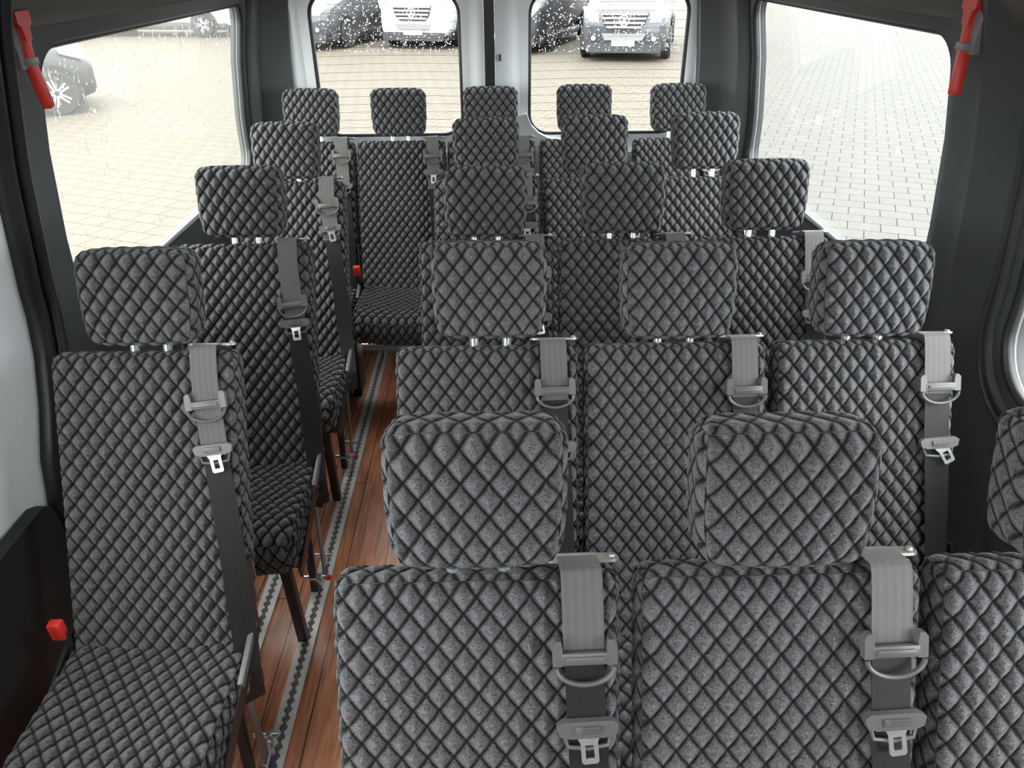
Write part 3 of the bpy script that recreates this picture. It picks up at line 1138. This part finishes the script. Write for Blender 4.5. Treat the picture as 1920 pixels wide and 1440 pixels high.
# row, x of the seat, headrest shift x, headrest shift z, clip s, tongue s, label
SEATS = [
    ('A', -0.030, 0.002, 0.004, 0.490, 0.400, 'nearest three-seat row: its seat beside the aisle, in the foreground with a wide dark headrest'),
    ('A', 0.338, -0.005, -0.004, 0.490, 0.400, 'nearest three-seat row: its middle seat, large headrest right of centre'),
    ('A', 0.706, 0.0, 0.0, 0.490, 0.400, 'nearest three-seat row: its window seat, cut off by the right edge of the photo'),
    ('B', -0.665, 0.009, 0.001, 0.485, 0.398, 'single seat at far left, foremost of its column, whole cushion and red buckle in view'),
    ('B', -0.020, 0.007, 0.004, 0.500, 0.390, 'second three-seat row: its seat beside the aisle, grey belt right of its headrest'),
    ('B', 0.339, 0.0, -0.003, 0.495, 0.390, 'second three-seat row: its middle seat, headrest above the gap between the nearest headrests'),
    ('B', 0.704, 0.0, -0.005, 0.495, 0.385, 'second three-seat row: its window seat by the dark right pillar, bright chrome belt latch'),
    ('C', -0.650, 0.008, 0.001, 0.425, 0.375, 'single seat second in the left column, belt clip and latch close together on its back'),
    ('C', -0.024, 0.0, -0.006, 0.490, 0.380, 'third three-seat row from the front: its seat beside the aisle'),
    ('C', 0.337, -0.010, -0.001, 0.490, 0.380, 'third three-seat row from the front: its middle seat'),
    ('C', 0.695, -0.003, 0.002, 0.470, 0.380, 'third three-seat row from the front: its window seat against the paving view'),
    ('D', -0.664, -0.007, -0.008, 0.500, 0.425, 'single seat third in the left column, just in front of the rear bench row'),
    ('D', -0.026, 0.0, -0.002, 0.500, 0.425, 'fourth three-seat row, last before the rear row: its seat beside the aisle'),
    ('D', 0.334, -0.008, 0.003, 0.500, 0.425, 'fourth three-seat row, last before the rear row: its middle seat'),
    ('D', 0.692, -0.005, 0.008, 0.500, 0.425, 'fourth three-seat row, last before the rear row: its window seat'),
    ('E', -0.722, 0.011, 0.003, 0.520, 0.400, 'rear row of five: the leftmost seat, in the left rear corner'),
    ('E', -0.366, -0.004, 0.001, 0.515, 0.450, 'rear row of five: the seat at the end of the aisle with its cushion showing'),
    ('E', -0.010, -0.001, 0.004, 0.515, 0.450, 'rear row of five: the middle seat, in front of the rear door seam'),
    ('E', 0.357, -0.001, 0.008, 0.515, 0.450, 'rear row of five: the seat before the right rear door window'),
    ('E', 0.727, -0.001, 0.008, 0.515, 0.450, 'rear row of five: the rightmost seat, in the right rear corner'),
]
PROTO = {}
for i, (row, x, dx, dz, sc, st, lab) in enumerate(SEATS):
    left = x < -0.5 and row != 'E'
    key = 'E' if row == 'E' else ('L' if left else 'R')
    if key not in PROTO:
        r = make_seat('L' if key == 'L' else 'R', key == 'E')
        PROTO[key] = r
        if key == 'L':
            add_buckle(r, -0.183, 0.004, 0.492, math.radians(4))
    else:
        r = copy_tree(PROTO[key])
    r.location = (x, CREASE[row], 0)
    r.rotation_euler = (0, 0, 0)
    tag(r, lab, 'seat', 'quilted grey passenger seats')
    path = PATH_L if key == 'L' else PATH_R
    for ch in r.children:
        b = ch.name.split('.')[0]
        if b == 'headrest':
            m = Matrix.Rotation(math.radians(-14.0), 4, 'X')
            m.translation = (dx, 0.272, 1.079 + dz)
            ch.matrix_local = m
        if b == 'seat_belt':
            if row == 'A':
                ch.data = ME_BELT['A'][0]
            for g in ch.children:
                if row == 'A' and g.name.startswith('lower_belt'):
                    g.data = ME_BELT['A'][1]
                n = g.name.split('.')[0]
                if n in ('belt_clip', 'belt_tongue', 'latch_plate'):
                    s = sc if n == 'belt_clip' else st
                    xx, ro = belt_at(path, s)
                    tilt = 0.0
                    if n == 'latch_plate':
                        tilt = random.uniform(-0.12, 0.12)
                        if row == 'B' and x > 0.6:
                            tilt = -0.45
                    g.matrix_local = frame_mat(xx, s, NB + 0.002, -ro + tilt)
    if row == 'E' and abs(x + 0.366) < 0.01:
        add_buckle(r, -0.178, -0.03, 0.525, math.radians(10))

# ---------------------------------------------------------------- emergency hammers
def hammer(pos, sgn, lab):
    root = empty('emergency_hammer', pos)
    tag(root, lab, 'hammer', 'emergency hammers on the pillars')
    # local: x towards the cabin, y along the bus, z up; band at the origin
    k = -sgn
    M0 = Matrix(((k, 0, 0, 0), (0, 1, 0, 0), (0, 0, 1, 0), (0, 0, 0, 1)))
    hold = [(-0.026, 0.075), (-0.014, 0.02), (-0.012, -0.012), (0.012, -0.012), (0.014, 0.02), (0.026, 0.075)]
    XZ = Matrix(((0, k, 0, 0), (1, 0, 0, 0), (0, 0, 1, 0), (0, 0, 0, 1)))
    part(MB().prism(hold, 0.022, XZ @ Matrix.Translation((-0.016, -0.012, 0))), 'holder', M['holder'], root, 40, 'grey bracket')
    head = [(-0.010, 0.035), (-0.014, 0.058), (-0.024, 0.064), (-0.024, 0.084), (0.024, 0.084), (0.024, 0.064), (0.014, 0.058), (0.010, 0.035)]
    part(MB().prism(head, 0.024, XZ @ Matrix.Translation((0.004, -0.004, 0))), 'hammer_head', M['red_dark'], root, 40)
    a = 0.010
    mb = MB().bar((a * k, 0.004, 0.045), (a * k, 0.0, 0.0), 0.019, 0.018, (1, 0, 0), 0.004)
    mb.bar((a * k, 0.0, 0.002), (a * k + 0.004 * k, 0.016 if sgn < 0 else -0.012, -0.085), 0.021, 0.019, (1, 0, 0), 0.005)
    part(mb, 'handle', M['red_dark'], root, 40)
    part(MB().box((a * k, 0, 0.0), (0.024, 0.028, 0.014), bev=0.003), 'retaining_band', M['lip'], root, 40, 'pale retaining band')
    return root
hammer((-0.868, 1.556, 1.459), -1, 'red emergency hammer in a grey bracket on the left pillar')
hammer((0.890, 1.535, 1.472), 1, 'red emergency hammer in a grey bracket on the right pillar')

# ---------------------------------------------------------------- raindrops on the glass
def drops(name, fn, count, mapf, nrm, lab, size=(0.0012, 0.0036)):
    mb_v, mb_f = [], []
    for _ in range(count):
        a, b, rr, st = fn()
        if a is None:
            continue
        p = Vector(mapf(a, b))
        n = Vector(nrm(a, b))
        t1 = Vector((0, 0, 1))
        t2 = n.cross(t1).normalized()
        t1 = t2.cross(n).normalized()
        o = len(mb_v)
        K = 7
        mb_v.append(p)
        for rad, hh in ((1.0, 0.0), (0.72, 0.42)):
            for k in range(K):
                an = 2 * math.pi * k / K + a * 40
                mb_v.append(p + t2 * (rr * rad * math.cos(an)) + t1 * (rr * rad * st * math.sin(an)) + n * (rr * hh))
        mb_v.append(p + n * rr * 0.58)
        for k in range(K):
            l = (k + 1) % K
            mb_f.append((o, o + 1 + l, o + 1 + k))
            mb_f.append((o + 1 + k, o + 1 + l, o + 1 + K + l, o + 1 + K + k))
            mb_f.append((o + 1 + K + k, o + 1 + K + l, o + 1 + 2 * K))
    ob = MB().add(mb_v, mb_f).build(name, M['water'], smooth=180)
    tag(ob, lab, 'raindrops', kind='stuff')
    return ob

R_ = random.random
def rad(lo, hi):
    return lo + (hi - lo) * R_() ** 2.2
def fn_rear(x0, x1):
    def f():
        x = x0 + 0.02 + (x1 - x0 - 0.04) * R_()
        z = 1.475 - 0.20 * R_() ** 0.9 if R_() < 0.94 else 1.0 + 0.45 * R_()
        if R_() < 0.05:
            return x, z, rad(0.0012, 0.002), random.uniform(3, 7)
        return x, z, rad(0.0012, 0.0036), random.uniform(0.9, 1.6)
    return f
for x0, x1, lab in ((-0.712, -0.122, 'raindrops on the left rear door window'), (0.143, 0.777, 'raindrops on the right rear door window')):
    drops('raindrops', fn_rear(x0, x1), 650, lambda x, z: rear_map(x, z, 0.0645), lambda x, z: (0, 1, 0.1), lab)
def fn_left():
    q = R_()
    if q < 0.5:
        y = 1.70 + 0.75 * R_() ** 1.4
        z = 0.95 + 0.50 * R_() ** 0.6
    elif q < 0.85:
        y = 2.1 + 0.98 * R_()
        z = 1.45 - 0.10 * R_()
    else:
        y = 1.70 + 1.38 * R_()
        z = 0.93 + 0.50 * R_()
    if R_() < 0.5:
        return y, z, rad(0.0006, 0.0014), random.uniform(6, 22)
    return y, z, rad(0.0008, 0.0024), random.uniform(0.9, 2)
drops('raindrops', fn_left, 520, lambda y, z: left_map(3.3, z, 0.0385)[:1] + (y, z), lambda y, z: (-1, 0, 0.1), 'raindrops and streaks on the left side window')
def fn_right():
    y = 1.68 + 1.30 * R_()
    z = 1.46 - 0.50 * R_() ** 1.2
    return y, z, rad(0.0007, 0.0021), random.uniform(0.9, 2.2)
drops('raindrops', fn_right, 480, lambda y, z: right_map(3.3, z, 0.0385)[:1] + (y, z), lambda y, z: (1, 0, 0.1), 'raindrops on the large right side window')

# ---------------------------------------------------------------- outside
GZ = -0.65
g = MB().box((0, 20, GZ - 0.05), (160, 140, 0.1)).build('ground', M['ground'])
struct(g, 'wet paved yard outside the bus')

def loft(secs, n=28, pw=4.0):
    """sections (y, zbottom, ztop, halfwidth, top width factor) -> body with the front at -y"""
    vs, fs = [], []
    for y, zb, zt, hw, tf in secs:
        for k in range(n):
            a = 2 * math.pi * (k + 0.5) / n
            c, s = math.cos(a), math.sin(a)
            e = 2.0 / pw
            x = math.copysign(abs(c) ** e, c)
            z = math.copysign(abs(s) ** e, s)
            zz = (zb + zt) / 2 + z * (zt - zb) / 2
            f = 1 - (1 - tf) * max(0.0, (zz - 1.05) / 1.4)
            vs.append((x * hw * f, y, zz))
    for i in range(len(secs) - 1):
        for k in range(n):
            l = (k + 1) % n
            fs.append((i * n + k, i * n + l, (i + 1) * n + l, (i + 1) * n + k))
    fs.append(tuple(range(n)))
    fs.append(tuple((len(secs) - 1) * n + k for k in range(n)))
    return vs, fs

def wheel(parent, x, y, r, w, mat_rim, side):
    Rm = Matrix.Translation((x, y, r)) @ Matrix.Rotation(side * math.pi / 2, 4, 'Y')
    t = MB().lathe([(r * 0.64, -w / 2), (r * 0.93, -w / 2), (r, -w * 0.36), (r, w * 0.36), (r * 0.93, w / 2), (r * 0.64, w / 2)], 32, Rm).build('wheel', M['tyre'], parent, smooth=40)
    mb = MB()
    prof_ = [(r * 0.60, w * 0.46), (r * 0.66, w * 0.50), (r * 0.665, w * 0.47), (r * 0.62, w * 0.30)]
    vs, fs = [], []
    n = 32
    for rr, h in prof_:
        for k in range(n):
            a = 2 * math.pi * k / n
            vs.append((rr * math.cos(a), rr * math.sin(a), h))
    for i in range(len(prof_) - 1):
        for k in range(n):
            l = (k + 1) % n
            fs.append((i * n + k, i * n + l, (i + 1) * n + l, (i + 1) * n + k))
    mb.add(vs, fs, Rm)
    for k in range(5):
        a = 2 * math.pi * k / 5 + 0.3
        for o in (-0.16, 0.16):
            mb.bar((r * 0.12 * math.cos(a + o * 3), r * 0.12 * math.sin(a + o * 3), w * 0.44), (r * 0.62 * math.cos(a + o), r * 0.62 * math.sin(a + o), w * 0.44), r * 0.085, 0.03, (0, 0, 1), mat=Rm)
    mb.lathe([(r * 0.17, w * 0.38), (r * 0.17, w * 0.47), (r * 0.10, w * 0.49)], 16, Rm)
    mb.build('rim', mat_rim, t, smooth=40)
    return t

def van(pos, rz, paint, lab, chrome_grille=True, length=5.9, H=2.65):
    root = empty('van', pos, rz)
    tag(root, lab, 'van', 'parked vans')
    secs = [(0.0, 0.34, 0.92, 0.80, 0.9), (0.05, 0.28, 1.04, 0.90, 0.9), (0.16, 0.25, 1.13, 0.96, 0.9), (0.45, 0.24, 1.22, 0.99, 0.9),
            (0.95, 0.24, 1.36, 1.0, 0.88), (1.25, 0.24, 1.72, 1.0, 0.86), (1.62, 0.24, 2.20, 1.0, 0.84), (1.95, 0.24, H - 0.12, 1.0, 0.84),
            (2.4, 0.24, H, 1.0, 0.85), (length - 0.3, 0.24, H, 1.0, 0.85), (length, 0.30, H - 0.15, 0.96, 0.84)]
    vs, fs = loft(secs, 32, 5.0)
    MB().add(vs, fs).build('body', paint, root, smooth=50)
    # dark lower skirt
    MB().box((0, length / 2, 0.30), (1.94, length - 0.5, 0.20), bev=0.05).build('sill', M['black_plastic'], root, smooth=40)
    bump_col = M['black_plastic']
    MB().prism(rrect(-0.86, 0.86, 0.20, 0.40, 0.07), 0.3, Matrix.Translation((0, -0.05, 0))).build('lower_bumper', bump_col, root, smooth=40)
    MB().prism([(-0.42, 0.46), (0.42, 0.46), (0.50, 0.60), (-0.50, 0.60)], 0.25, Matrix.Translation((0, -0.045, 0))).build('air_intake', M['slot'], root)
    gr = MB().prism([(-0.36, 0.68), (0.36, 0.68), (0.47, 0.80), (0.53, 1.03), (-0.53, 1.03), (-0.47, 0.80)], 0.2, Matrix.Translation((0, -0.055, 0))).build('grille', M['rubber'], root)
    mb = MB()
    for z, w_ in ((0.735, 0.40), (0.825, 0.46), (0.915, 0.49), (1.005, 0.52)):
        mb.prism(rrect(-w_, w_, z - 0.019, z + 0.019, 0.015, 3), 0.04, Matrix.Translation((0, -0.085, 0)))
    mb.build('grille_bar', M['chrome'] if chrome_grille else paint, gr)
    mb = MB().tube([(0.105 * math.cos(a), -0.105, 0.87 + 0.105 * math.sin(a)) for a in np.linspace(0, 2 * math.pi, 25)[:-1]], 0.014, 8, closed=True)
    for k in range(3):
        a = math.pi / 2 + k * 2 * math.pi / 3
        mb.prism([(0.10 * math.cos(a), 0.10 * math.sin(a)), (0.022 * math.cos(a + 1.05), 0.022 * math.sin(a + 1.05)), (0, 0), (0.022 * math.cos(a - 1.05), 0.022 * math.sin(a - 1.05))], 0.02, Matrix.Translation((0, -0.112, 0.87)))
    mb.build('star_emblem', M['chrome'], gr, smooth=40)
    for s in (-1, 1):
        pl = [(s * 0.57, 0.83), (s * 0.78, 0.84), (s * 0.90, 0.97), (s * 0.935, 1.14), (s * 0.80, 1.12), (s * 0.58, 1.03)]
        MB().prism(pl, 0.28, Matrix.Translation((0, -0.02, 0))).build('headlight', M['lamp'], root, smooth=30)
        MB().lathe([(0.055, -0.02), (0.05, 0.0)], 14, Matrix.Translation((s * 0.68, -0.055, 0.50)) @ Matrix.Rotation(math.pi / 2, 4, 'X')).build('fog_lamp', M['lamp'], root)
        MB().box((s * 1.13, 1.42, 1.42), (0.16, 0.10, 0.30), bev=0.04).bar((s * 0.96, 1.46, 1.30), (s * 1.08, 1.44, 1.32), 0.05, 0.05).build('wing_mirror', M['black_plastic'], root, smooth=40)
        pl = [(1.45, 1.42), (2.35, 1.42), (2.35, 2.02), (1.78, 2.02)]
        mm = Matrix(((0, s, 0, s * 0.955), (1, 0, 0, 0), (0, 0, 1, 0), (0, 0, 0, 1)))
        MB().prism(pl, 0.02, mm).build('side_window', M['car_glass'], root)
        # wheel housings and wheels
        for y in (0.95, length - 1.35):
            MB().lathe([(0.42, 0), (0.42, 0.02)], 28, Matrix.Translation((s * (0.985 if s > 0 else 1.005), y, 0.36)) @ Matrix.Rotation(math.pi / 2, 4, 'Y')).build('wheel_arch', M['rubber'], root)
            wheel(root, s * 0.95, y, 0.345, 0.22, M['steel'], s)
    MB().box((0, -0.06, 0.40), (0.52, 0.02, 0.11)).build('number_plate', M['plate'], root)
    ws = [(-0.86, 0.0), (0.86, 0.0), (0.72, 0.98), (-0.72, 0.98)]
    MB().prism(ws, 0.03, Matrix.Translation((0, 0.955, 1.40)) @ Matrix.Rotation(math.radians(-38), 4, 'X')).build('windscreen', M['car_glass'], root)
    return root

van((2.98, 19.0, GZ), math.radians(-13), M['car_grey'], 'graphite van with chrome grille facing the right rear door window')
van((0.23, 20.8, GZ), math.radians(-20), M['car_black'], 'dark van behind the pale door frame, partly seen in the right rear window')
van((-2.05, 22.1, GZ), math.radians(-17), M['car_white'], 'white van facing the left rear door window', False)
van((-5.1, 22.0, GZ), math.radians(-20), M['car_grey'], 'grey van at the left of the left rear door window')

def parked(pos, rz, paint, lab):
    r = van(pos, rz, paint, lab, False)
    return r
a = parked((-7.6, 26.6, GZ), math.radians(82), M['car_white'], 'white van side on at the top of the left side window')
b = parked((-13.9, 27.6, GZ), math.radians(82), M['car_white'], 'second white van side on, further left through the left side window')

# black car at the left: seen through the left window, nose towards the right
car = empty('car', (-6.80, 14.16, GZ), math.radians(117))
tag(car, 'dark car with alloy wheels seen through the left side window', 'car')
secs = [(0.0, 0.32, 0.74, 0.66, 0.9), (0.05, 0.24, 0.86, 0.80, 0.9), (0.18, 0.2, 0.95, 0.87, 0.9), (0.45, 0.19, 1.04, 0.9, 0.9), (1.05, 0.19, 1.14, 0.91, 0.85),
        (1.6, 0.19, 1.35, 0.91, 0.8), (2.1, 0.19, 1.63, 0.91, 0.6), (2.9, 0.19, 1.68, 0.91, 0.6), (3.7, 0.19, 1.6, 0.9, 0.6), (4.2, 0.22, 1.05, 0.87, 0.8), (4.4, 0.3, 0.85, 0.8, 0.9)]
vs, fs = loft(secs, 30, 4.0)
MB().add(vs, fs).build('body', M['car_black'], car, smooth=50)
for s in (-1, 1):
    for y in (0.60, 3.3):
        MB().lathe([(0.40, 0), (0.40, 0.02)], 28, Matrix.Translation((s * (0.895 if s > 0 else 0.915), y, 0.34)) @ Matrix.Rotation(math.pi / 2, 4, 'Y')).build('wheel_arch', M['rubber'], car)
        wheel(car, s * 0.86, y, 0.335, 0.21, M['chrome'], s)
    MB().prism([(0.08, 0.80), (0.42, 0.90), (0.44, 0.96), (0.10, 0.90)], 0.05, Matrix(((0, s, 0, s * 0.845), (1, 0, 0, 0), (0, 0, 1, 0), (0, 0, 0, 1)))).build('headlight', M['lamp'], car)
    MB().prism([(1.6, 1.15), (3.5, 1.15), (3.2, 1.48), (2.1, 1.50)], 0.03, Matrix(((0, s, 0, s * 0.875), (1, 0, 0, 0), (0, 0, 1, 0), (0, 0, 0, 1)))).build('side_window', M['car_glass'], car)
